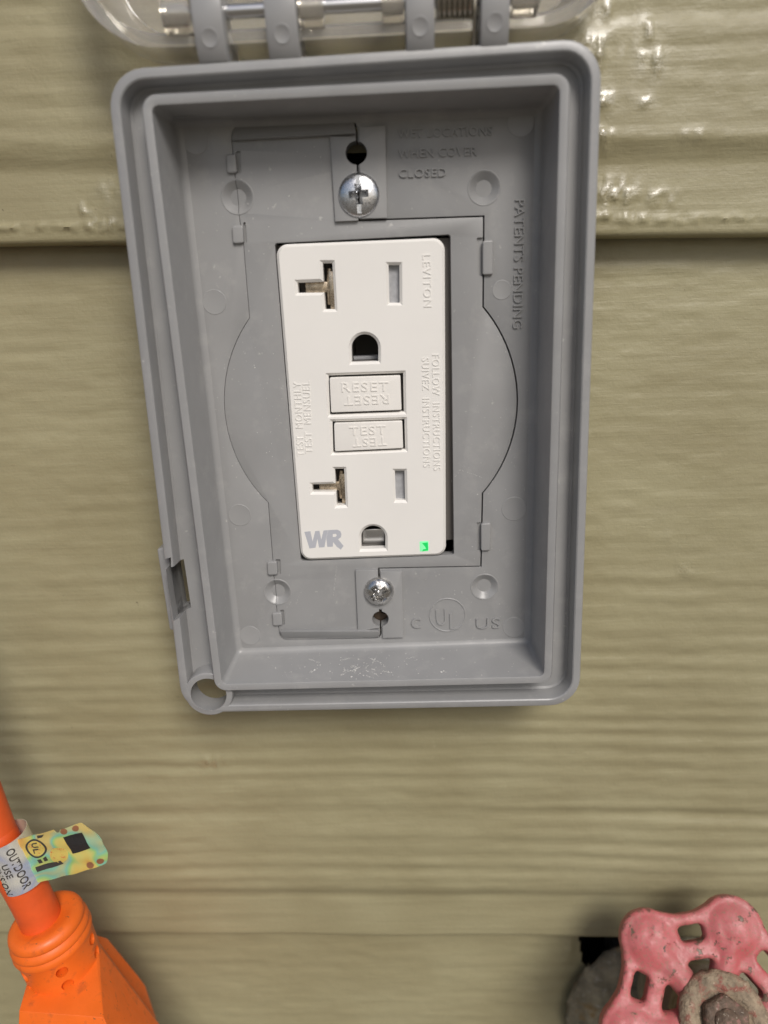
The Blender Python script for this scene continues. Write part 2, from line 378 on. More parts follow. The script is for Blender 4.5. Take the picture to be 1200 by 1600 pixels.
# ================================================================== SETTING
def lattice_noise(x, y, seed):
    rs = np.random.RandomState(seed); T = rs.rand(256, 256)
    xi = np.floor(x).astype(int); yi = np.floor(y).astype(int); fx = x - xi; fy = y - yi
    fx = fx * fx * fx * (fx * (fx * 6 - 15) + 10); fy = fy * fy * fy * (fy * (fy * 6 - 15) + 10)
    g = lambda a, b_: T[a & 255, b_ & 255]
    return (g(xi, yi) * (1 - fx) * (1 - fy) + g(xi + 1, yi) * fx * (1 - fy) + g(xi, yi + 1) * (1 - fx) * fy + g(xi + 1, yi + 1) * fx * fy) * 2 - 1
SLOPE = 0.030                       # the boards run slightly downhill to the right of the box
LAP = 0.046                         # tilt of each lapped board
EXPO = 181.8
def sstep(a, b_, v):
    t = np.clip((v - a) / (b_ - a), 0, 1); return t * t * (3 - 2 * t)
def relief(s, v, seed, lumps, grain):
    """wood-grain relief of a board: s along, v up from its lower edge (mm)."""
    warp = 2.2 * lattice_noise(s / 130, v / 45, seed) + 0.5 * lattice_noise(s / 40, v / 14, seed + 1)
    vv = v + warp
    lower = 1 - sstep(60, 135, v)                               # deeper grain towards the lower half
    amp = 0.05 + grain * lower
    z = amp * (0.75 * np.sin(2 * np.pi * vv / 4.6 + 1.3 * lattice_noise(s / 110, v / 9, seed + 7)) * (0.55 + 0.45 * lattice_noise(s / 60, v / 6, seed + 2)) + 0.4 * lattice_noise(s / 90, vv / 3.1, seed + 3))
    z += 0.10 * lattice_noise(s / 9, vv / 2.2, seed + 4) + 0.05 * lattice_noise(s / 2.5, vv / 1.4, seed + 5)
    strip = 1 - sstep(13.4, 18.6, v)                            # smooth strip along the bottom edge, stepped back
    z = z * (1 - 0.85 * strip) - 1.5 * strip
    band = sstep(37.0, 40.0, v) * (1 - sstep(40.0, 46.0, v)); z -= 0.35 * band
    z += strip * (0.12 * lattice_noise(s / 14, v / 5, seed + 6))
    gl = np.zeros_like(z)
    for (cx, cy, rx, ry, h, fr, g) in lumps:
        d = ((s - cx) / rx) ** 2 + ((v - cy) / ry) ** 2
        k = np.exp(-d * 1.4); k = k * np.clip(0.62 + 1.3 * lattice_noise(s / (fr * .9) + 3, v / (fr * 1.9), seed + 13), 0, 1.25)
        z += k * h * 0.62 * (0.45 + 0.9 * np.abs(lattice_noise(s / fr, v / (fr * 1.7), seed + 11)) + 0.45 * lattice_noise(s / (fr * .4), v / (fr * .5), seed + 12))
        gl = np.maximum(gl, np.clip(k * 1.6, 0, 1) * g)
    return z, gl
def make_board(y_edge, sx, vy, seed, parent, lumps=(), grain=0.22, zlap=-4.0, hole=None, bead=False, label=None):
    rows = [(0.9, -9.0), (0.15, -7.0), (0.0, -2.2), (0.12, -0.9), (0.45, -0.3), (1.0, -0.04)]
    V = np.concatenate([[r[0] for r in rows], vy]); E = np.concatenate([[r[1] for r in rows], np.zeros(len(vy))])
    s, v = np.meshgrid(sx, V); e = np.repeat(E[:, None], len(sx), 1)
    z, gl = relief(s, v, seed, lumps, grain)
    wav = 0.35 * lattice_noise(s / 30, v * 0, seed + 21) * (1 - sstep(0, 8, v))
    if bead:                                                     # rough dried bead of paint just above the edge
        k = np.exp(-((v - 3.6 - 0.5 * lattice_noise(s / 8, v * 0, seed + 23)) / 0.75) ** 2)
        z += k * (0.45 * lattice_noise(s / 1.0, v / 0.7, seed + 22) + 0.35)
    z = zlap - LAP * v + z + e
    x = s + v * SLOPE; y = y_edge - s * SLOPE + v + wav
    nr, nc = s.shape
    idx = np.arange(nr * nc).reshape(nr, nc)
    q = np.stack([idx[:-1, :-1], idx[:-1, 1:], idx[1:, 1:], idx[1:, :-1]], -1).reshape(-1, 4)
    if hole is not None:
        cx = x.ravel()[q].mean(1); cy = y.ravel()[q].mean(1)
        q = q[~hole(cx, cy)]
    me = bpy.data.meshes.new('board'); n = nr * nc
    me.vertices.add(n); me.vertices.foreach_set('co', np.stack([x, y, z], -1).astype(np.float32).ravel())
    me.loops.add(len(q) * 4); me.loops.foreach_set('vertex_index', q.astype(np.int32).ravel())
    me.polygons.add(len(q)); me.polygons.foreach_set('loop_start', (np.arange(len(q)) * 4).astype(np.int32))
    me.update(calc_edges=True); me.validate()
    a = me.attributes.new('gloss', 'FLOAT', 'POINT'); a.data.foreach_set('value', gl.astype(np.float32).ravel())
    return finish('board', me, M_SIDING, parent, angle=70, label=label, flat=False)

wall = thing('siding_wall', 'olive painted lap siding wall with horizontal wood grain boards behind the grey box', 'wall', (0, -400, -30))
def spread(a, b_, c, d, fine, coarse):
    return np.concatenate([np.arange(a, b_, coarse), np.arange(b_, c, fine), np.arange(c, d + coarse, coarse)])
SX = spread(-420, -128, 118, 420, 0.62, 12.0)
box_hole = lambda x, y: (np.abs(x - 0.8) < 30) & (np.abs(y) < 50)
def pipe_hole(x, y):
    r = lattice_noise(x / 2.2, y / 2.2, 91) * 1.3 + lattice_noise(x / 6, y / 6, 92) * 1.8
    return (((x - 61.0) / 7.6) ** 2 + ((y + 161) / 9.5) ** 2) < (1 + r / 8) ** 2
V_FULL = np.concatenate([np.arange(1.5, 188, 0.62), [190, 200, 212]])
V_LOW = np.concatenate([np.arange(1.5, 48, 0.62), np.arange(48, 206, 5)])
V_TOP = np.concatenate([np.arange(1.5, 138, 5), np.arange(138, 186, 0.62), [190, 200, 212]])
V_C = np.concatenate([np.arange(1.5, 206, 4)]); SXC = np.arange(-420, 421, 6.0)
# dried runs and dabs of thick glossy paint round the box
lumps_up = [(45.5, 33.0, 5, 3.2, 1.1, 1.6, 0.9), (54.6, 34.0, 2.2, 4.5, 1.0, 1.5, 0.8), (57, 31, 2.0, 3.0, .9, 1.2, .8), (47.5, 24.8, 3.2, 2.2, 1.0, 1.3, 1.0), (54.7, 24.5, 3.0, 1.4, .7, 1.4, .8),
    (48.0, 19.0, 1.6, 3.4, 1.2, 1.0, 1.0), (51.5, 8.6, 4.2, 3.0, 1.5, 1.1, 1.0), (60, 7.4, 5, 2.0, .7, 1.2, .6), (66, 18, 6, 1.3, .35, 1.6, .6), (48, 40, 4, 2.0, .9, 1.5, .9),
    (-55.8, 6.9, 2.4, 1.7, 1.2, 1.0, .8), (-52.9, 3.9, 3.2, 1.6, 1.0, .9, .8), (-51.4, 9.8, 2.2, 2.4, .7, 1.3, .6), (-48.5, 16.5, 1.4, .8, .6, 1.0, .8), (50, 3.6, 9, 1.6, .7, .7, .35)]
E_UP, E_MID = 33.65, -148.15
make_board(E_UP, SX, V_LOW, 31, wall, lumps_up, 0.10, hole=box_hole, bead=True)
make_board(E_MID, SX, V_FULL, 57, wall, [(66, 118, 6, 5, 0.25, 2.2, 0.5), (70, 108, 3, 2.5, 0.3, 1.5, 0.6), (-46.5, 56, 3, 2.5, 0.8, 1.4, 0.8)], 0.24, hole=box_hole)
make_board(E_MID - EXPO, SX, V_TOP, 83, wall, [(45, 172, 2, 8, 0.8, 2, 0.2)], 0.08, hole=pipe_hole)
for k in (1, 2): make_board(E_UP + EXPO * k, SXC, V_C, 100 + k, wall, (), 0.2)
make_board(E_MID - EXPO * 2, SXC, V_C, 120, wall, (), 0.2)
def slab(x0, x1, y0, y1, z0, z1): return plate([[(x0, y0), (x1, y0), (x1, y1), (x0, y1)]], z0, z1)
finish('sheathing', slab(-420, 420, -540, 590, -46, -34), M_SHEATH, wall)
g = from_py([(-40000, -560, -40000), (40000, -560, -40000), (40000, -560, 40000), (-40000, -560, 40000)], [(0, 1, 2, 3)])
gr = finish('ground', clean(g), M_GROUND, None, None, kind='structure', label='bare brown ground at the foot of the wall'); gr['category'] = 'ground'

# ================================================================== GREY WEATHERPROOF BOX
box = thing('outlet_box', 'open grey plastic weatherproof outlet box with its clear cover lifted, mounted on the olive siding', 'outlet box', (0, 0, -4))
O = [(-42.07, 62.02), (43.40, 63.03), (44.45, -65.69), (-44.23, -65.07)]
RM = [(-34.39, 55.80), (36.08, 55.82), (36.14, -57.49), (-34.14, -57.27)]
FL = [(-33.65, 55.92), (35.37, 55.09), (35.15, -55.66), (-33.35, -56.19)]
ZF = -0.3
def ring(c, r, z, n=7): return [(q[0], q[1], z) for q in fillet(c, r, n)]
body = loft([ring(grow(O, -6.2), 2.0, -3.7), ring(grow(O, -6.2), 2.0, 3.6), ring(grow(O, -.3), 6.3, 3.6), ring(O, 6.6, 3.9), ring(O, 6.6, 10.3), ring(grow(O, -.2), 6.4, 10.75), ring(grow(O, -.5), 6.1, 10.9),
             ring(grow(O, -1.6), 5.2, 10.9), ring(grow(O, -1.85), 4.9, 10.72), ring(grow(O, -2.0), 4.7, 10.3), ring(grow(O, -2.2), 4.5, 7.0),
             ring(grow(O, -2.6), 4.1, 6.6), ring(grow(RM, 2.3), 3.0, 7.0), ring(grow(RM, 2.0), 2.8, 7.6), ring(grow(RM, 1.85), 2.7, 11.5), ring(grow(RM, 1.6), 2.5, 11.92), ring(grow(RM, .3), 1.5, 12.0),
             ring(grow(RM, .06), 1.3, 11.88), ring(grow(RM, 0), 1.2, 11.5), ring(grow(FL, .15), 1.0, 1.1), ring(grow(FL, -.05), 1.0, 0.4), ring(grow(FL, -.5), .8, -0.06), ring(grow(FL, -1.2), .6, ZF + .01), ring(grow(FL, -1.2), .6, -3.5)], closed=True)
# padlock eye in the lower left corner
eye = (-37.79, -60.44)
body = boolean(body, plate([circle(eye, 5.3, 48)], 5.8, 10.87, 0.3, 2), 'UNION')
keep = loft([ring(grow(RM, 1.88), 2.6, -20), ring(grow(RM, 1.88), 2.6, 40)], cap0=True, cap1=True)
body = boolean(body, boolean(plate([circle(eye, 5.6, 48)], -12, 5.75), keep.copy()))
cut = boolean(plate([circle(eye, 4.0, 48)], -12, 22), loft([ring(grow(RM, 1.88), 2.6, -20), ring(grow(RM, 1.88), 2.6, 40)], cap0=True, cap1=True))
body = boolean(body, cut)
slot = [(-43.71, -28.16), (-42.04, -27.78), (-42.31, -29.92), (-40.81, -29.83), (-40.57, -41.15), (-43.35, -42.27)]
body = boolean(body, plate([slot], -6, 20))
finish('frame', body, M_GREY, box, angle=32)
lt = boolean(plate([fillet([(-46.05, -27.01), (-42.22, -26.28), (-42.05, -46.26), (-45.76, -46.14)], .5, 3)], 0.8, 7.5, 0.35, 2), plate([slot], -6, 20))
finish('latch_loop', lt, M_GREY, box, angle=32)

# two floor plates that meet along the dark seam
arcR = [(24.60, 19.89), (27.07, 16.41), (29.27, 12.32), (30.95, 6.88), (31.76, 1.30), (31.10, -4.90), (29.49, -11.15), (26.95, -16.08), (24.46, -19.30)]
arcL = [(-22.86, -19.72), (-26.36, -14.44), (-29.11, -8.35), (-30.27, -2.59), (-30.15, 3.67), (-29.08, 8.70), (-26.11, 15.62), (-23.23, 19.61)]
def circ3(p):
    a, b_, c = p[0], p[len(p) // 2], p[-1]
    A = np.array([[b_[0] - a[0], b_[1] - a[1]], [c[0] - a[0], c[1] - a[1]]]) * 2
    B = np.array([b_[0] ** 2 + b_[1] ** 2 - a[0] ** 2 - a[1] ** 2, c[0] ** 2 + c[1] ** 2 - a[0] ** 2 - a[1] ** 2])
    o = np.linalg.solve(A, B); r = math.hypot(a[0] - o[0], a[1] - o[1])
    a0 = math.atan2(a[1] - o[1], a[0] - o[0]); a1 = math.atan2(c[1] - o[1], c[0] - o[0]); d = (a1 - a0 + math.pi) % (2 * math.pi) - math.pi
    return [(o[0] + r * math.cos(a0 + d * k / 24), o[1] + r * math.sin(a0 + d * k / 24)) for k in range(25)]
seam_a = [(0.29, 37.29), (24.72, 37.01), (24.72, 32.50)]
seam_b = [(24.10, -36.48), (1.06, -36.18), (0.96, -38.66), (0.85, -48.21), (0.83, -52.28), (0.34, -53.25), (-0.42, -53.56), (-21.88, -53.22), (-22.72, -52.53), (-23.06, -51.20), (-23.21, -47.60), (-23.12, -37.86), (-23.04, -35.21)]
seam_c = [(-23.08, 33.92), (-23.51, 39.83), (-23.53, 43.29), (-23.53, 50.63), (-23.47, 52.95), (-23.19, 53.93), (-22.77, 54.45), (-22.00, 54.75), (-0.89, 54.78), (-0.17, 54.64), (0.42, 54.18), (0.66, 53.08), (0.52, 49.01), (0.42, 42.25)]
seam = ccw(dedupe(seam_a + circ3(arcR) + seam_b + circ3(arcL) + seam_c))
def offset_loop(p, f):
    n = len(p); out = []
    for i in range(n):
        a, q, c = Vector(p[i - 1]), Vector(p[i]), Vector(p[(i + 1) % n])
        e0 = (q - a).normalized(); e1 = (c - q).normalized()
        n0 = Vector((e0.y, -e0.x)); n1 = Vector((e1.y, -e1.x)); d = n0 + n1
        d = d / max(d.length_squared / 2, 0.35)
        out.append(tuple(q + d * f(q)))
    return out
gapR, gapL = 0.30, 0.10
inner = offset_loop(seam, lambda q: -(gapR if q.x > -3 else gapL))
device_hole = [(-16.83, 33.66), (18.06, 33.84), (17.94, -33.36), (-16.65, -33.72)]
holes = [circle((0.27, 49.02), 2.05, 36), circle((0.77, -48.20), 1.9, 36)]
frame_floor = plate([dedupe(fillet(grow(FL, -.6), .5, 3)), seam], -2.9, ZF, 0.06, 1)
insert = plate([inner, fillet(device_hole, .5, 3)], -2.9, ZF, 0.06, 1)
sinks = [((-23.38, 42.37), 2.95), ((24.66, 41.94), 2.95), ((-22.58, -41.04), 2.9), ((24.75, -41.33), 2.9)]
for c, r in sinks:
    k = lathe([(1.55, ZF - 0.95), (r, ZF + 0.03), (r, ZF + 2)], (c[0], c[1], 0), 40)
    frame_floor = boolean(frame_floor, k.copy()); insert = boolean(insert, k)
for h in holes:
    frame_floor = boolean(frame_floor, plate([h], -6, 3)); insert = boolean(insert, plate([h], -6, 3))
notches = [[(-22.92, 50.49), (-21.94, 50.45), (-22.21, 46.54), (-23.07, 46.57)], [(-22.69, 37.81), (-22.19, 37.79), (-22.31, 33.89), (-22.95, 33.92)], [(-22.41, -33.07), (-21.25, -33.10), (-21.41, -36.67), (-22.57, -36.63)], [(-22.29, -45.52), (-21.40, -45.55), (-21.56, -49.28), (-22.45, -49.25)],
    [(23.21, 33.03), (24.60, 32.98), (24.60, 25.79), (23.19, 25.85)], [(23.05, -25.85), (24.32, -25.90), (24.31, -32.51), (23.03, -32.46)]]
for nb in notches:
    k = plate([fillet(nb, .25, 3)], ZF - 0.55, 2)
    frame_floor = boolean(frame_floor, k.copy()); insert = boolean(insert, k)
finish('floor_plate', frame_floor, M_GREY, box, angle=30)
ins_ob = finish('insert_plate', insert, M_GREY, box, angle=30)
for c, r in sinks:                                            # raised rim of each screw boss
    finish('screw_boss', lathe([(r + .02, ZF - .05), (r + .05, ZF + .05), (r + .15, ZF + .09), (r + .28, ZF + .05), (r + .34, ZF - .05)], (c[0], c[1], 0), 48, None, True), M_GREYM, box, 80)
# raised pads round the two screws, split by the seam
def pad(loop, hole_c, hole_r, h):
    p = plate([fillet(loop, .12, 2)], ZF - .2, ZF + h, 0.07, 1)
    return boolean(p, plate([circle(hole_c, hole_r, 36)], -6, 3))
ht, hb = (0.27, 49.02), (0.77, -48.20)
finish('screw_pad', pad([(-4.56, 52.05), (0.31, 51.83), (0.04, 37.04), (-4.49, 37.06)], ht, 2.05, .75), M_GREYM, box, 30)
finish('screw_pad', pad([(1.00, 53.43), (5.98, 53.43), (5.70, 37.26), (0.56, 37.37)], ht, 2.05, .75), M_GREYM, box, 30)
finish('screw_pad', pad([(-4.36, -36.03), (0.64, -36.20), (0.46, -50.49), (-4.55, -51.14)], hb, 1.9, .7), M_GREYM, box, 30)
finish('screw_pad', pad([(1.27, -36.53), (6.04, -36.69), (5.94, -53.11), (1.10, -53.12)], hb, 1.9, .7), M_GREYM, box, 30)
# stiffening ribs along the top and bottom of the insert
def wedge(a, b_, h0, h1):
    """bar between edge a (height h0) and edge b_ (height h1)."""
    lo = ZF - .3
    v = [(*a[0], lo), (*a[1], lo), (*b_[1], lo), (*b_[0], lo), (*a[0], ZF + h0), (*a[1], ZF + h0), (*b_[1], ZF + h1), (*b_[0], ZF + h1)]
    me = clean(from_py(v, [(0, 1, 2, 3), (4, 5, 6, 7), (0, 1, 5, 4), (1, 2, 6, 5), (2, 3, 7, 6), (3, 0, 4, 7)]))
    return with_mods(me, [('BEVEL', dict(width=0.1, segments=2))])
finish('rib', wedge([(-22.45, 54.48), (0.08, 54.40)], [(-23.24, 52.23), (0.24, 52.22)], .02, 1.45), M_GREYM, box, 30)
finish('rib', wedge([(-22.56, -50.33), (0.31, -50.97)], [(-22.10, -52.81), (0.20, -53.18)], 1.45, .02), M_GREYM, box, 30)
# snap tabs
for lp in [[(-24.76, 49.90), (-22.85, 49.93), (-22.88, 46.58), (-24.81, 46.55)], [(-24.91, 37.14), (-22.69, 37.16), (-22.83, 33.87), (-25.00, 33.84)], [(-24.23, -33.39), (-21.97, -33.32), (-22.03, -36.56), (-24.30, -36.64)], [(-24.16, -45.99), (-21.93, -45.90), (-21.97, -49.14), (-24.22, -49.23)],
    [(24.27, 32.35), (26.34, 32.38), (26.37, 25.94), (24.27, 25.91)], [(23.90, -25.99), (26.07, -25.92), (26.02, -32.35), (23.89, -32.43)]]:
    finish('snap_tab', plate([fillet(lp, .45, 5)], ZF - .4, ZF + .75, 0.28, 3), M_GREYM, box, 40)
# ejector marks
for c, r in [((-30.46, 52.82), 2.65), ((-30.06, 22.99), 2.5), ((-29.43, -22.38), 2.55), ((-29.89, -51.81), 2.45), ((31.58, 53.00), 2.6), ((28.19, 22.96), 1.95), ((31.19, -23.04), 2.75), ((31.54, -51.62), 2.6)]:
    finish('ejector_mark', lathe([(r, ZF - .04), (r - .03, ZF + .035), (r - .12, ZF + .07), (r - .25, ZF + .035), (r - .3, ZF + .03), (0, ZF + .03)], (c[0], c[1], 0), 44), M_GREYM, box, 80)
# moulded lettering
ZT = ZF - 0.01
for s_, p0, p1, cap in [('WET LOCATIONS', (8.32, 51.31), (26.17, 50.96), 1.55), ('WHEN COVER', (8.26, 47.84), (23.25, 47.62), 1.55), ('CLOSED', (8.27, 44.41), (17.34, 44.24), 1.5),
    ('PATENTS PENDING', (30.60, 39.58), (30.46, 15.39), 1.9), ('c', (7.87, -51.03), (10.09, -51.02), 2.6), ('US', (22.83, -51.67), (28.44, -51.60), 2.6)]:
    lettering(s_, p0, p1, cap, ZT, .38, M_GREYM, box)
ulc = (16.22, -48.05)
finish('approval_mark', lathe([(3.9, ZF - .05), (3.95, ZF + .1), (4.1, ZF + .14), (4.25, ZF + .1), (4.3, ZF - .05)], (*ulc, 0), 56, None, True), M_GREYM, box, 80)
lettering('U', (13.66, -50.56), (16.03, -50.48), 4.0, ZT, .26, M_GREYM, box, name='approval_mark')
lettering('L', (16.76, -51.64), (18.83, -51.62), 4.0, ZT, .26, M_GREYM, box, name='approval_mark')

# mounting screws
def phillips(c, r, h, rec, slotted, material, rot=0.0):
    prof = [(r, ZF + .2), (r, ZF + .55), (r * .97, ZF + .75)]
    for k in range(1, 9):
        a = k / 8 * math.pi / 2; prof.append((r * .97 * math.cos(a) if k < 8 else 0, ZF + .75 + h * math.sin(a)))
    me = lathe(prof, (c[0], c[1], 0), 48)
    ztop = ZF + .75 + h
    for k in range(2):
        a = rot + k * math.pi / 2; L_ = rec; wd = rec * .34
        q = [(-L_, -wd), (L_, -wd), (L_, wd), (-L_, wd)]
        lo = [(x * .45, y * .6) for x, y in q]
        R_ = lambda p: (c[0] + p[0] * math.cos(a) - p[1] * math.sin(a), c[1] + p[0] * math.sin(a) + p[1] * math.cos(a))
        me = boolean(me, loft([[(*R_(p), ztop - 2.1) for p in lo], [(*R_(p), ztop - h * .3) for p in q], [(*R_(p), ztop + 1) for p in q]], cap0=True, cap1=True))
    if slotted:
        me = boolean(me, plate([[(c[0] - .42, c[1] - r * 1.1), (c[0] + .42, c[1] - r * 1.1), (c[0] + .42, c[1] + r * 1.1), (c[0] - .42, c[1] + r * 1.1)]], ztop - .62, ztop + 2))
    bits = []
    for k in range(7):                                          # burrs left by the driver
        a = random.Random(k + int(r * 10)).random() * 6.28; rr = rec * (.3 + .5 * random.Random(k).random())
        bits.append(lathe([(.32, ztop - 1.0), (.26, ztop - .35), (0, ztop - .12)], (c[0] + rr * math.cos(a), c[1] + rr * math.sin(a), 0), 7, (0.2 * math.cos(k), .2 * math.sin(k), 1)))
    return join(me, *bits)
finish('screw', phillips((0.39, 41.62), 4.15, 1.35, 1.9, True, M_SCREW, .05), M_SCREW, box, 30, label='wide domed combination slot screw above the outlet')
finish('screw', phillips((0.73, -41.25), 3.5, 2.0, 2.15, False, M_SCREWW, .6), M_SCREWW, box, 30, label='smaller chewed up cross head screw below the outlet')
finish('screw_washer', lathe([(3.4, ZF + .3), (4.0, ZF + .3), (4.0, ZF + .6), (3.45, ZF + .75)], (*(0.76, -41.83), 0), 44), M_GREYM, box, 40)

# wall box behind, sunk into the cut-out
wb = loft([[(x, y, z) for x, y in fillet([(-29, -49), (30.5, -49), (30.5, 49), (-29, 49)], 3, 4)] for z in (-3.75, -30)], cap1=True)
finish('back_box', wb, M_BLACKBOX, box, None)

# hinge knuckles along the top of the box
PIN = (69.9, 9.7)
def knuckle(x0, x1):
    prof = [(61.6, 1.0), (62.1, 10.7), (64.0, 11.9), (67.0, 12.7), (70.5, 13.1), (73.0, 12.4), (74.2, 10.2), (74.0, 7.6), (72.0, 5.6), (67.5, 5.2), (65.4, 1.0)]
    v = [(x, y, z) for x in (x0, x1) for y, z in prof]; n = len(prof)
    f = [tuple(range(n)), tuple(range(n, 2 * n))] + [(k, (k + 1) % n, n + (k + 1) % n, n + k) for k in range(n)]
    return with_mods(clean(from_py(v, f)), [('BEVEL', dict(width=0.35, segments=2, limit_method='ANGLE', angle_limit=0.5))])
KN = [(-25.6, -20.4), (-13.4, -8.0), (10.1, 14.9), (22.6, 27.4)]
for x0, x1 in KN:
    finish('hinge_knuckle', knuckle(x0, x1), M_GREYM, box, 40)
    cx = (x0 + x1) / 2
    nrm = Vector((0, -.258, .966))
    ce = Vector((cx, 65.4, 12.27)) ; ce = ce
    finish('ejector_mark', lathe([(1.5, -.1), (1.48, .04), (1.38, .08), (1.26, .04), (1.2, .01), (0, .02)], tuple(ce), 36, nrm), M_GREYM, box, 80)
finish('hinge_pin', tube([(KN[0][0] - 5.5, *PIN), (KN[3][1] + 5.5, *PIN)], 1.15, 20), M_STEEL, box, 40)
sp = []
x0, x1 = KN[2][1] + .5, KN[3][0] - .5
for k in range(0, 7 * 24 + 1):
    a = k / 24 * 2 * math.pi; sp.append((x0 + (x1 - x0) * k / (7 * 24) * .92, PIN[0] + 2.5 * math.cos(a), PIN[1] + 2.5 * math.sin(a)))
sp += [(x1 - .4, PIN[0] + 1.0, PIN[1] + 2.3), (x1 - .3, PIN[0] - 3, PIN[1] + .8), (x1 - .3, PIN[0] - 7, PIN[1] - .5)]
finish('spring', tube(sp, .48, 8), M_SPRING, box, 60)

# clear cover, swung right up
def lid_loop(d, z): return [(x, y, z - 2.6) for x, y in fillet([(-46.8 + d, 190 - d), (47.6 - d, 190 - d), (47.6 - d, 65.1 + d), (-46.8 + d, 65.1 + d)], 15 - d, 10)]
lid = loft([lid_loop(0, 12.4), lid_loop(0, 3), lid_loop(1.5, .2), lid_loop(5, -1.2), lid_loop(5.5, .9), lid_loop(3.2, 2.0), lid_loop(2.2, 4), lid_loop(2.2, 12.4)], closed=True)
back = loft([lid_loop(5.2, -1.2), lid_loop(5.2, .9)], cap0=True, cap1=True)
lid = join(lid, back)
lid_o = finish('clear_cover', lid, M_CLEAR, box, 40)
def barrel(x0, x1, r, ri):
    return loft([[(x, PIN[0] + rr * math.cos(2 * math.pi * k / 28), PIN[1] + rr * math.sin(2 * math.pi * k / 28)) for k in range(28)] for x, rr in ((x0, ri), (x0, r - .3), (x0 + .3, r), (x1 - .3, r), (x1, r - .3), (x1, ri))], closed=True)
for x0, x1 in [(-30.8, -26.0), (-7.7, -3.6), (6.2, 9.8), (27.8, 32.4)]:
    finish('cover_knuckle', barrel(x0, x1, 3.3, 1.3), M_CLEAR, box, 40)
    finish('cover_knuckle', slab(x0 + .3, x1 - .3, 71.8, 74.3, 1.5, 9.7), M_CLEAR, box, 40)

# pale dust and crumbs lying in the bottom of the box and on its plates
rnd = random.Random(5); dv, df = [], []
def crumb(c, n1, n2, r):
    n = rnd.choice((4, 5, 6)); b0 = len(dv); nn = Vector(n1).cross(Vector(n2)).normalized()
    for k in range(n):
        a = 2 * math.pi * k / n + rnd.random() * .6; rr = r * (.5 + rnd.random())
        dv.append(Vector(c) + Vector(n1) * rr * math.cos(a) + Vector(n2) * rr * math.sin(a))
    dv.append(Vector(c) + nn * r * .7)
    for k in range(n): df.append((b0 + k, b0 + (k + 1) % n, b0 + n))
yb0, yb1 = RM[2][1], FL[2][1]
for k in range(26):                                            # scuffs: runs of fine flakes
    x0_, t0_, ln, an = rnd.gauss(-3, 11), rnd.uniform(.1, .95), rnd.uniform(.6, 3.2), rnd.gauss(0, .5)
    for j in range(int(10 + ln * 9)):
        f_ = rnd.random(); xx = x0_ + ln * f_ * math.cos(an) + rnd.gauss(0, .10); t = min(.97, max(.03, t0_ + ln * f_ * math.sin(an) / 11 + rnd.gauss(0, .012)))
        zz = 11.3 * (1 - t) + .8 * t
        yl = RM[3][1] + (RM[2][1] - RM[3][1]) * (xx - RM[3][0]) / (RM[2][0] - RM[3][0]); yf = FL[3][1] + (FL[2][1] - FL[3][1]) * (xx - FL[3][0]) / (FL[2][0] - FL[3][0]) - .3
        crumb((xx, yl + (yf - yl) * (11.5 - zz) / 10.4 + .01, zz), (1, 0, 0), (0, .1, -1), rnd.uniform(.03, .10))
for k in range(210):                                           # on the bottom inner wall
    cl = rnd.random()
    t = rnd.random(); x = rnd.gauss(-4, 8) if cl < .35 else rnd.uniform(-31, 32)
    if cl > .6: t = .9 + .1 * rnd.random()
    zz = 11.3 * (1 - t) + .8 * t; xx = x
    yl = (RM[3][1] + (RM[2][1] - RM[3][1]) * (xx - RM[3][0]) / (RM[2][0] - RM[3][0])); yf = (FL[3][1] + (FL[2][1] - FL[3][1]) * (xx - FL[3][0]) / (FL[2][0] - FL[3][0])) - .3
    tt = (11.5 - zz) / (11.5 - 1.1); y = yl + (yf - yl) * tt
    crumb((xx, y + .02, zz), (1, 0, 0), (0, .1, -1), abs(rnd.gauss(0, .10)) + .035)
for k in range(210):                                           # on the floor
    px = rnd.choice(((25.5, -22, 4, 12), (27, 5, 3, 14), (-22, 2, 4, 10), (14, -47, 8, 3), (0, 50, 14, 2), (-10, 38, 8, 6), (20, -40, 6, 8)))
    x, y = rnd.gauss(px[0], px[2]), rnd.gauss(px[1], px[3])
    if abs(x) < 17.5 and abs(y) < 36 or abs(x) > 32 or abs(y) > 53: continue
    crumb((x, y, ZF), (1, 0, 0), (0, 1, 0), abs(rnd.gauss(0, .045)) + .03)
for (a_, b_, n_) in (((-8.62, -35.39), (-9.77, -42.25), 40), ((19.90, -13.97), (24.18, -15.70), 26), ((13.14, 17.10), (13.62, 15.18), 14), ((-17.21, -41.21), (-18.63, -44.36), 12), ((-19.61, -43.52), (-20.94, -45.41), 10), ((16.81, -17.44), (21.02, -11.89), 12)):
    for j in range(n_):
        f_ = rnd.random(); crumb((a_[0] + (b_[0] - a_[0]) * f_ + rnd.gauss(0, .05), a_[1] + (b_[1] - a_[1]) * f_ + rnd.gauss(0, .05), ZF), (1, 0, 0), (0, 1, 0), rnd.uniform(.025, .07))
finish('dust', from_py(dv, df), M_DUST, box, None, kind='stuff')

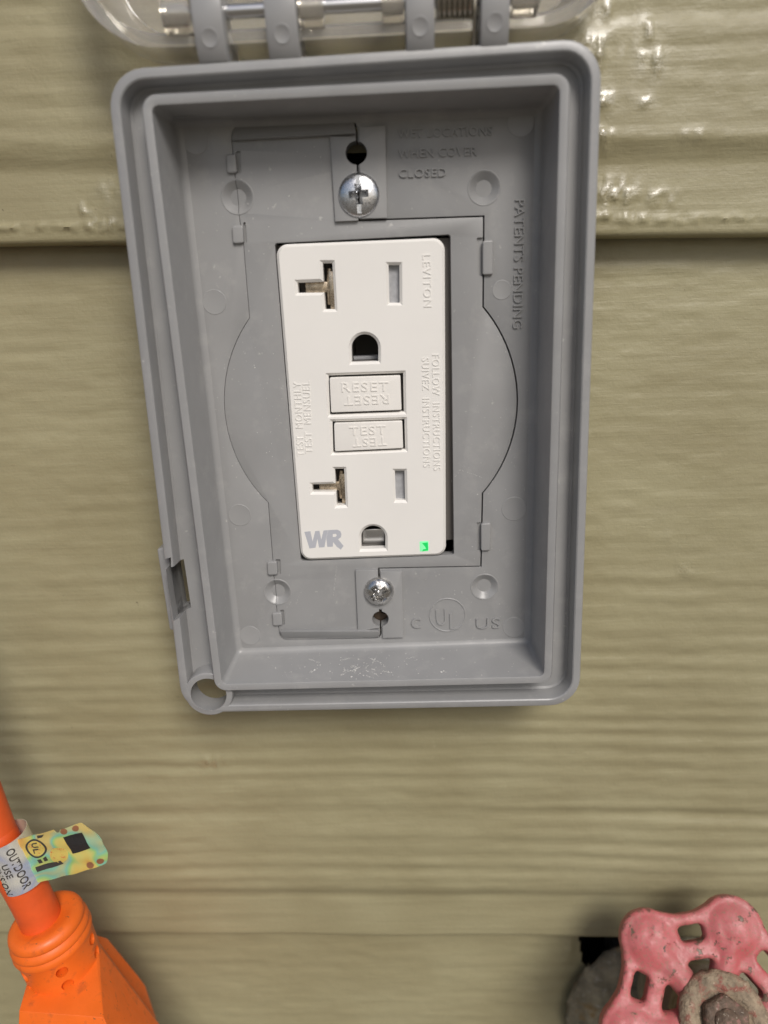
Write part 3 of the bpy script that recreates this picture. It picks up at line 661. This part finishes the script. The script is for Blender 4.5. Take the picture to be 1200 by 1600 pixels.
# ================================================================== OUTLET
outlet = thing('power_outlet', 'white outlet with reset and test buttons and a lit green lamp in the grey box', 'outlet', (0, -33, 0))
ZO = 0.45
FACE = [(-16.57, 33.35), (16.87, 33.24), (16.10, -33.17), (-16.46, -33.29)]
tslot_a = [(-7.48, 29.52), (-5.57, 29.44), (-5.59, 20.62), (-7.54, 20.70), (-7.59, 23.93), (-12.82, 24.08), (-12.80, 26.04), (-7.58, 26.01)]
tslot_b = [(-7.62, -12.55), (-5.61, -12.62), (-5.72, -20.83), (-7.70, -20.83), (-7.65, -17.70), (-12.83, -17.52), (-12.78, -15.86), (-7.68, -15.83)]
hot_a = [(5.62, 28.61), (7.78, 28.52), (7.60, 21.33), (5.53, 21.41)]
hot_b = [(5.37, -13.44), (7.44, -13.52), (7.37, -20.12), (5.34, -20.05)]
def dhole(l, r, base, top):
    cx, cy = (l[0] + r[0]) / 2, (l[1] + r[1]) / 2; rr = (Vector(r) - Vector(l)).length / 2
    return [base[0], base[1]] + [(cx + rr * math.cos(a), cy + rr * math.sin(a)) for a in [math.pi * k / 20 for k in range(21)]]
gnd_a = dhole((-2.64, 12.66), (2.90, 12.70), [(-2.72, 9.95), (2.78, 9.93)], 0)
gnd_b = dhole((-2.73, -28.50), (2.69, -28.46), [(-2.79, -31.14), (2.58, -31.17)], 0)
rec_a = [(-7.73, 7.40), (7.85, 7.32), (7.72, -0.72), (-7.91, -0.74)]
rec_b = [(-7.53, -2.25), (7.80, -2.35), (7.73, -8.82), (-7.74, -8.95)]
BV = 0.55
face = plate([fillet(FACE, 2.3, 8)] + [tslot_a, tslot_b, hot_a, hot_b, gnd_a, gnd_b, rec_a, rec_b], -2.6, ZO, BV, 0)
finish('face', face, M_WHITE, outlet, 25)
core = plate([[(-17.2, -32), (18.2, -30.5), (18.2, 33.4), (-17.2, 33.4)]], -26, -2.7)
for lp in (gnd_a, gnd_b): core = boolean(core, plate([lp], -14, 2))
for lp in (tslot_a, tslot_b): core = boolean(core, plate([lp], -4.5, 2))
finish('body', core, M_DARK, outlet, 30)
finish('shutter', plate([offset_loop(ccw(hot_a), lambda q: .4)], -2.4, -1.35, 0, 1), M_SHUT, outlet, None)
finish('shutter', plate([offset_loop(ccw(hot_b), lambda q: .4)], -2.4, -1.35, 0, 1), M_SHUT, outlet, None)
def contact(lp, dx):
    cx = sum(p[0] for p in lp) / len(lp); xs = [p[0] for p in lp]; ys = [p[1] for p in lp]
    x1, x0, y0, y1 = max(xs), min(xs), min(ys), max(ys)
    a = plate([[(x1 - 1.0, y0), (x1 + .3, y0), (x1 + .3, y1 - 1.5), (x1 - 1.0, y1 - 1.5)]], -4.4, -1.5, .15, 1)
    b_ = plate([[(x0 + 1.3, lp[6][1] - 2.1), (x1 - .9, lp[6][1] - 2.1), (x1 - .9, lp[6][1]), (x0 + 1.3, lp[6][1])]], -4.4, -2.0, .2, 1)
    c_ = tube([(x1 - 1.3, y0 + 1, -3), (x1 - 1.2, (y0 + y1) / 2, -2.4), (x1 - .8, y1 - 1, -2.6)], .55, 10)
    return join(a, b_, c_)
finish('contact', contact(tslot_a, 0), M_CONTACT, outlet, 40)
finish('contact', contact(tslot_b, 0), M_CONTACT, outlet, 40)
for lp, h in ((gnd_a, .9), (gnd_b, 3.6)):
    q0, q1 = lp[0], lp[1]
    y0 = min(q0[1], q1[1]); x0, x1 = sorted((q0[0], q1[0]))
    finish('ground_contact', plate([[(x0, y0), (x1, y0), (x1, y0 + h), (x0, y0 + h)]], -9, -4.5 if h < 2 else -3.4, .3, 2), M_STEEL if h > 2 else M_SHUT, outlet, 40)
# yoke ears seen through the screw holes
for ys in (1, -1):
    e = plate([fillet([(-9, ys * 34), (11, ys * 34), (11, ys * 52), (-9, ys * 52)], 1.5, 4), circle(ht, 2.3, 20) if ys > 0 else circle((hb[0] + .9, hb[1] + .5), 1.0, 20)], -4.4, -3.3, .1, 1)
    finish('yoke', e, M_YOKE, outlet, 30)
# buttons
def button(lp, z1): return plate([fillet(lp, .3, 3)], -2.0, z1, .12, 2)
br = finish('button', button([(-7.48, 7.00), (7.24, 6.89), (7.26, -0.29), (-7.60, -0.26)], .62), M_WHITEB, outlet, 30, label='upper button marked reset')
bt = finish('button', button([(-7.13, -2.52), (7.32, -2.59), (7.33, -8.44), (-7.30, -8.59)], .62), M_WHITEB, outlet, 30, label='lower button marked test')
for par, s_, p0, p1, cap in [('r', 'RESET', (-5.11, 3.96), (4.66, 3.78), 1.95), ('r', 'RESET', (4.70, 3.12), (-4.75, 3.08), 1.95),
    ('t', 'TEST', (-3.94, -5.28), (3.76, -5.22), 1.85), ('t', 'TEST', (3.87, -5.85), (-3.43, -5.92), 1.85)]:
    lettering(s_, p0, p1, cap, .60, .16, M_WHITEB, {'r': br, 't': bt}[par], spacing=1.12)
for s_, p0, p1, cap in [('LEVITON', (12.40, 30.23), (12.41, 20.27), 1.6), ('FOLLOW  INSTRUCTIONS', (13.89, 10.86), (13.72, -13.57), 1.5), ('SUIVEZ  INSTRUCTIONS', (11.77, 10.30), (11.53, -12.78), 1.5),
    ('TEST  MONTHLY', (-13.96, -9.32), (-13.55, 6.32), 1.55), ('TEST  MENSUEL', (-12.13, -8.82), (-11.66, 6.51), 1.55)]:
    lettering(s_, p0, p1, cap, ZO - .01, .14, M_WHITE, outlet, spacing=1.15)
# printed grey letters WR and the lamp
wl = [(-15.22, -26.51), (-13.86, -26.41), (-13.53, -28.82), (-12.79, -26.42), (-11.86, -26.37), (-11.57, -28.44), (-10.94, -26.36), (-9.93, -26.29), (-10.48, -28.18), (-10.98, -30.27), (-12.20, -30.31), (-12.42, -28.26), (-12.99, -30.31), (-14.36, -30.46)]
rl = [(-9.89, -26.29), (-7.87, -26.26), (-7.25, -26.61), (-6.99, -27.32), (-7.19, -28.06), (-7.82, -28.51), (-6.70, -30.12), (-7.36, -30.97), (-8.18, -30.29), (-8.97, -29.13), (-9.11, -30.19), (-10.33, -30.23), (-10.44, -28.18)]
rh = [(-8.93, -27.25), (-8.21, -27.20), (-8.05, -27.58), (-8.32, -27.92), (-8.97, -27.93)]
finish('printed_letter', plate([wl], ZO - .02, ZO + .012), M_WR, outlet, None)
finish('printed_letter', plate([rl, rh], ZO - .02, ZO + .014), M_WR, outlet, None)
lamp = finish('indicator_lamp', plate([fillet([(10.26, -29.65), (12.25, -29.56), (12.27, -31.98), (10.27, -32.06)], .2, 2)], -.5, ZO + .03, .05, 1), M_LEDL, outlet, 30)
finish('glowing_element', plate([[(10.82, -30.02), (12.10, -29.92), (12.13, -31.81), (10.84, -31.99), (10.99, -31.54), (11.71, -31.41), (11.44, -30.87)]], ZO, ZO + .045), M_LED, lamp, None)

# ================================================================== EXTENSION CORD
cordt = thing('extension_cord', 'orange extension cord end hanging down at the left with a silver foil tag', 'extension cord', (-78, -165, 20))
c_pts = smooth_path([(-128, 260, 8), (-112, 120, 12), (-99, 0, 17), (-87.29, -77.22, 21.00), (-84.91, -89.24, 22.00), (-82.45, -97.32, 22.00), (-80.28, -106.00, 22.00), (-78.96, -113.42, 22.00)], 10)
finish('cord', tube(c_pts, 4.4, 28), M_ORANGEC, cordt, 60)
T0 = Vector((-78.49, -110.82, 22.00)); AX = Vector((0.14, -0.988, -0.04)).normalized()
PX = Vector((AX.y * -1, AX.x, 0)).normalized(); PX = Vector((0.99, 0.14, 0)).normalized(); NZ = PX.cross(-AX).normalized()
neck = [(4.5, -.3), (6.0, -.7), (7.3, -.5), (8.0, .2), (8.3, 1.1), (8.2, 1.8), (8.0, 2.1), (8.25, 2.5), (8.65, 3.2), (8.65, 3.9), (8.4, 4.3), (8.6, 4.8), (8.8, 5.4), (8.6, 6.1), (8.3, 6.8), (8.2, 11), (8.1, 14.5), (7.9, 17)]
relief_me = lathe(neck, tuple(T0), 48, tuple(AX))
def NP(t, a, r): return T0 + AX * t + (PX * math.cos(a) + NZ * math.sin(a)) * r
HOLES = [(t, a) for t in (8.6, 12.6) for a in (2.12, 3.15, 1.0, -.1)]
for t, a in HOLES:
    p = NP(t, a, 8.1); d = (PX * math.cos(a) + NZ * math.sin(a))
    relief_me = boolean(relief_me, lathe([(1.3, -2.4), (1.3, 3)], tuple(p), 20, tuple(d)))
finish('strain_relief', relief_me, M_ORANGE, cordt, 50)
def plug_hull(pts, wd=1.2):
    return with_mods(hull(pts), [('BEVEL', dict(width=wd, segments=4, limit_method='ANGLE', angle_limit=0.25))])
top = [tuple(NP(13.5, 2 * math.pi * k / 14, 7.9)) for k in range(14)]
low = [(-81.33, -124.67, 33.00), (-62.22, -125.56, 34.00), (-61.42, -148.61, 15.00), (-94.61, -152.11, 8.00), (-83.59, -141.60, 36.00), (-56.62, -139.02, 38.00), (-54.30, -174.38, 14.00), (-96.62, -182.64, 8.00)]
END = T0 + AX * 58
low += [tuple(END + PX * x + NZ * n) for x, n in ((-11, 11), (13, 11), (17, -4), (6, -11), (-9, -10))]
finish('connector_body', plug_hull(top + low, 1.5), M_ORANGE, cordt, 50)
wing = [(-73.55, -123.43, 14.00), (-72.22, -130.60, 9.00), (-66.31, -149.28, 6.00), (-68.24, -156.80, 5.00), (-71.04, -133.39, 20.00), (-65.97, -153.77, 14.00), (-64.66, -176.58, 4.00), (-84.34, -169.31, 2.00), (-82.89, -143.79, 4.00)]
finish('connector_wing', plug_hull(wing, .8), M_ORANGE, cordt, 50)
finish('mating_face', plug_hull([tuple(END + AX * h + PX * x + NZ * n) for h in (-1, 2.2) for x, n in ((-9, 9), (11, 9), (14, -3.5), (5, -9), (-7.5, -8.5))], .6), M_ORANGE, cordt, 50)
for x_ in (-3.5, 5.5):
    finish('slot', plug_hull([tuple(END + AX * h + PX * (x_ + a) + NZ * b) for h in (1, 2.32) for a in (-.7, .7) for b in (-2, 4)], .1), M_DARK, cordt, None)
# foil tag wrapped round the cord, its free end standing out to the right
A0, A1 = Vector((-83.21, -87.23, 22.00)), Vector((-80.67, -99.49, 22.00)); AD = (A1 - A0).normalized(); LEN = (A1 - A0).length
CP = (Vector((1, 0, 0)) - AD * AD.x).normalized(); CN = CP.cross(-AD).normalized()
if CN.z < 0: CN = -CN
tagr = 4.62
def wrap(t, arc, h=0.0):
    """point on the wrapped tag: t mm down the cord, arc mm round it (0 = facing straight out)."""
    a = arc / tagr; return A0 + AD * t + (CN * math.cos(a) + CP * math.sin(a)) * (tagr + h)
N = 40; loops = []
for j in (0, 1):
    for h in ((0.0, .12) if j == 0 else (.12, 0.0)):
        loops.append([tuple(wrap(j * LEN, 2 * math.pi * tagr * k / N, h)) for k in range(N)])
tagb = finish('foil_tag', loft(loops, closed=True), M_FOIL, cordt, 60, label='silver foil tag wrapped round the cord')
a_edge = math.radians(62) * tagr
E0, E1 = wrap(0.4, a_edge), wrap(LEN - .3, a_edge)
FW = Vector((0.94, 0.34, 0.06)).normalized()          # direction in which the free end sticks out
KU = 1.14
def flag_pt(u, t, h=0.0):
    """u mm out from the cord, t mm down the tag's free end."""
    u = u * KU; base = E0 + (E1 - E0).normalized() * t
    bend = 0.6 * math.sin(u / 19 * 2.4) + .11 * math.sin(u * 1.1 + t * .8) + .07 * math.sin(t * 1.7 - u * .5)
    nn = FW.cross((E0 - E1).normalized()).normalized()
    if nn.z < 0: nn = -nn
    return base + FW * u + nn * (bend + h)
FLN = (E1 - E0).length
def flag_shape(nu=48, nt=22):
    UL = 17.0
    edge_top = lambda u: 0.9 if 8.6 < u < 9.6 else (0.35 if u >= 9.6 else 0.0) + max(0, (u - 14.2)) ** 1.6 * 1.05
    edge_bot = lambda u: FLN - max(0, u - 15.4) ** 2 * .9
    for h0 in (0,):
        v, f = [], []
        for i in range(nu + 1):
            u = UL * i / nu
            for j in range(nt + 1):
                t = edge_top(u) + (edge_bot(u) - edge_top(u)) * j / nt
                v.append(tuple(flag_pt(u, t)))
        for i in range(nu):
            for j in range(nt):
                a = i * (nt + 1) + j; f.append((a, a + 1, a + nt + 2, a + nt + 1))
        return with_mods(from_py(v, f), [('SOLIDIFY', dict(thickness=.14, offset=-1))])
flag = finish('tag_flap', flag_shape(), M_HOLO, tagb, 60, label='rainbow foil free end of the tag')
def flag_print(loops, material, h=.055, name='printed_mark'):
    me = plate(loops, 0, .02); bm = bmesh.new(); bm.from_mesh(me)
    bmesh.ops.triangulate(bm, faces=bm.faces[:]); bmesh.ops.subdivide_edges(bm, edges=[e for e in bm.edges if e.calc_length() > .8], cuts=4, use_grid_fill=True); bm.to_mesh(me); bm.free()
    for v in me.vertices: v.co = flag_pt(v.co.x, v.co.y, h + v.co.z)
    return finish(name, me, material, tagb, None)
def ringloop(c, r0, r1): return [circle(c, r0, 40), circle(c, r1, 40)]
flag_print([[(9.9, 2.3), (14.0, 2.5), (14.1, 6.9), (10.2, 6.9)]], M_BLACKPRINT)
flag_print(ringloop((3.2, 3.2), 2.35, 1.95), M_INK); flag_print([circle((3.2, 3.2), 1.9, 40)], M_HOLOYEL, .03)
flag_print([circle((7.3, 6.3), 2.0, 36)], M_HOLOYEL, .03)
for c, r in (((10.6, .95), .75), ((13.0, 1.2), .7), ((12.6, FLN - .9), .8), ((15.0, FLN - 1.2), .75)): flag_print([circle(c, r, 20)], M_HOLOBROWN, .03)
flag_print([[(1.2, 7.7), (7.2, 7.6), (7.4, 8.7), (1.2, 9.0)]], M_INK)
flag_print([[(2.4, 6.0), (3.2, 6.0), (3.2, 7.1), (2.4, 7.1)]], M_INK); flag_print([[(3.7, 6.0), (4.5, 5.7), (4.5, 6.9), (3.7, 7.0)]], M_INK)
flag_print([[(4.6, .25), (6.3, .3), (5.6, .9), (4.5, .9)]], M_INK)
# lettering on the flap (UL) and round the cord (OUTDOOR USE EXTENSION CORD)
def flag_text(s_, u0, t0, L_, cap, down=True):
    lettering(s_, (0, 0), (L_, 0), cap, 0, 0.02, M_INK, tagb, name='lettering', bold=.02, fn=lambda x, y, h: flag_pt(u0 + y, t0 + x, .09 + h))
flag_text('U', 2.5, 1.75, 1.25, 1.5); flag_text('L', 2.3, 3.3, 1.05, 1.4)
def wrap_text(s_, t0, L_, arc, cap):
    lettering(s_, (0, 0), (L_, 0), cap, 0, 0.02, M_INK, tagb, name='lettering', bold=.02, fn=lambda x, y, h: wrap(t0 + x, arc + y, .13 + h))
wrap_text('OUTDOOR', 1.2, LEN - 2.0, 2.1, 1.75)
wrap_text('USE', 4.2, 3.6, .1, 1.4)
wrap_text('EXTENSION', .5, LEN - 1.0, -2.1, 1.75)
wrap_text('CORD', 3.2, 4.4, -4.1, 1.5)

# ================================================================== GARDEN VALVE
valve = thing('garden_valve', 'corroded garden tap with a chipped pink wheel handle at the lower right', 'garden tap', (72, -165, -8))
HN = Vector((-0.1, math.sin(math.radians(42)), math.cos(math.radians(42)))).normalized()
HU = (Vector((1, 0, 0)) - HN * HN.x).normalized(); HV = HN.cross(HU)
HC = Vector((75.62, -141.40, 24.07))
def HP(u, v, n): return HC + HU * u + HV * v + HN * n
LOBE = [math.radians(68 + 60 * k) for k in range(6)]
RL, rl_ = 20.0, 7.1
def pol(a, r): return (r * math.cos(a), r * math.sin(a))
outl, wins, opens = [], [], []
for a in LOBE:
    mid = a + math.radians(30); c = pol(a, RL)
    for k in range(-4, 5): outl.append((c[0] + rl_ * math.cos(a + k * .29), c[1] + rl_ * math.sin(a + k * .29)))
    for dk in (-6, 0, 6): outl.append(pol(mid + math.radians(dk), 21.9 + abs(dk) * .03))
    c = pol(mid, 17.7); e = Vector((-math.sin(mid), math.cos(mid))); f_ = Vector((math.cos(mid), math.sin(mid)))
    wins.append(fillet([tuple(Vector(c) + e * x + f_ * y) for x, y in ((-3.3, -1.7), (3.3, -1.7), (3.3, 1.7), (-3.3, 1.7))], 1.3, 5))
    opens.append(fillet([tuple(f_ * y + e * x) for x, y in ((-.8, 7.0), (.8, 7.0), (3.7, 10.5), (2.6, 12.2), (-2.6, 12.2), (-3.7, 10.5))], .7, 4))
wheel = plate([outl] + wins + opens, -2.5, 2.5, .5, 1)
parts_ = [wheel]
for a in LOBE:
    c = pol(a, RL * .985)
    parts_.append(lathe([(0, -3.4)] + [(rl_ * 1.02 * math.cos(t), 3.5 * math.sin(t) + .4) for t in [math.radians(d) for d in range(-70, 90, 14)]] + [(0, 3.9)], (c[0], c[1], 0), 32))
    parts_.append(tube([(*pol(a, 4), -.5), (*pol(a, RL), .4)], [3.2, 3.4], 16))
parts_.append(lathe([(0, -4.2), (8.0, -4.0), (8.3, .8), (7.4, 1.6), (0, 1.6)], (0, 0, 0), 40))
wheel = with_mods(join(*parts_), [('REMESH', dict(mode='VOXEL', voxel_size=0.42)), ('SMOOTH', dict(factor=0.5, iterations=9))])
rs = np.random.RandomState(3)
cos_ = np.empty(len(wheel.vertices) * 3); wheel.vertices.foreach_get('co', cos_); cos_ = cos_.reshape(-1, 3)
nz = 0.22 * lattice_noise(cos_[:, 0] / 4, cos_[:, 1] / 4, 5) + 0.12 * lattice_noise(cos_[:, 0] / 1.6 + 9, cos_[:, 1] / 1.6, 6)
cos_[:, 2] += nz * np.sign(cos_[:, 2] + .3)
w3 = np.array(HC)[None] + cos_[:, :1] * np.array(HU)[None] + cos_[:, 1:2] * np.array(HV)[None] + cos_[:, 2:] * np.array(HN)[None]
wheel.vertices.foreach_set('co', w3.ravel()); wheel.update()
finish('wheel_handle', wheel, M_PINK, valve, 80)
# corroded washer and nut on the stem, standing a little proud of the wheel
HUB = HC + HU * 1.0 + HV * 0.4
rough_ring = []
def rough_lathe(prof, c, n, seed, amp, ax=None):
    me = lathe(prof, c, n, tuple(ax or HN)); r_ = random.Random(seed)
    for v in me.vertices: v.co += Vector((r_.gauss(0, amp), r_.gauss(0, amp), r_.gauss(0, amp)))
    return me
finish('washer', rough_lathe([(4.5, 1.5), (9.2, 1.6), (9.9, 2.4), (9.8, 3.4), (9.0, 4.3), (7.6, 4.9), (6.2, 4.6), (5.2, 3.6), (3, 3.4)], tuple(HUB), 64, 2, .13), M_RUST, valve, 70)
hexa = [[tuple(HUB + HN * h + (HU * math.cos(k * math.pi / 3 + .4) + HV * math.sin(k * math.pi / 3 + .4)) * r) for k in range(6)] for r, h in ((5.6, 2.5), (5.6, 5.4), (4.9, 6.2))]
nut = with_mods(loft(hexa, cap0=True, cap1=True), [('BEVEL', dict(width=.6, segments=2)), ('SUBSURF', dict(levels=1, subdivision_type='SIMPLE'))])
finish('nut', nut, M_NUT, valve, 50)
finish('stem', rough_lathe([(3.0, -14), (3.0, 6.0), (2.6, 6.9), (1.6, 7.3), (0, 7.3)], tuple(HUB), 28, 4, .08), M_NUT, valve, 60)
# bonnet, body, pipe and flange behind the wheel
def along(c, prof, axis, n=36): return lathe(prof, tuple(c), n, tuple(axis))
hexb = [[tuple(HC + HN * h + (HU * math.cos(k * math.pi / 3) + HV * math.sin(k * math.pi / 3)) * r) for k in range(6)] for r, h in ((8.2, -7), (8.2, -13), (10.8, -13.2), (10.8, -19))]
finish('bonnet', with_mods(loft(hexb, cap0=True, cap1=True), [('BEVEL', dict(width=.5, segments=2))]), M_BRASS, valve, 40)
FC = Vector((77.5, -180.5, -7.0))
finish('flange', rough_lathe([(0, 5.5), (11, 5.5), (13, 5.0), (19, 4.0), (25, 2.6), (27.6, 1.2), (28.4, -.3), (27.5, -1.2), (12, -1.2)], tuple(FC), 90, 8, .22, (0, 0.04, 1)), M_DUSTY, valve, 80)
bodyc = HC - HN * 27
finish('tap_body', join(tube([tuple(FC + Vector((0, 0, -40))), tuple(FC + Vector((0, 0, 8))), tuple(bodyc)], [9.5, 10, 11.5], 28), along(HC, [(8, -32), (12.5, -29), (12.5, -21), (9.5, -18)], HN)), M_BRASS, valve, 50)
sp_ = smooth_path([tuple(bodyc), tuple(bodyc + Vector((0, -14, 5))), tuple(bodyc + Vector((0, -34, 14)))], 6)
finish('spout', tube(sp_, [10] * 6 + [9] * 4 + [12] * (len(sp_) - 10), 28), M_BRASS, valve, 50)
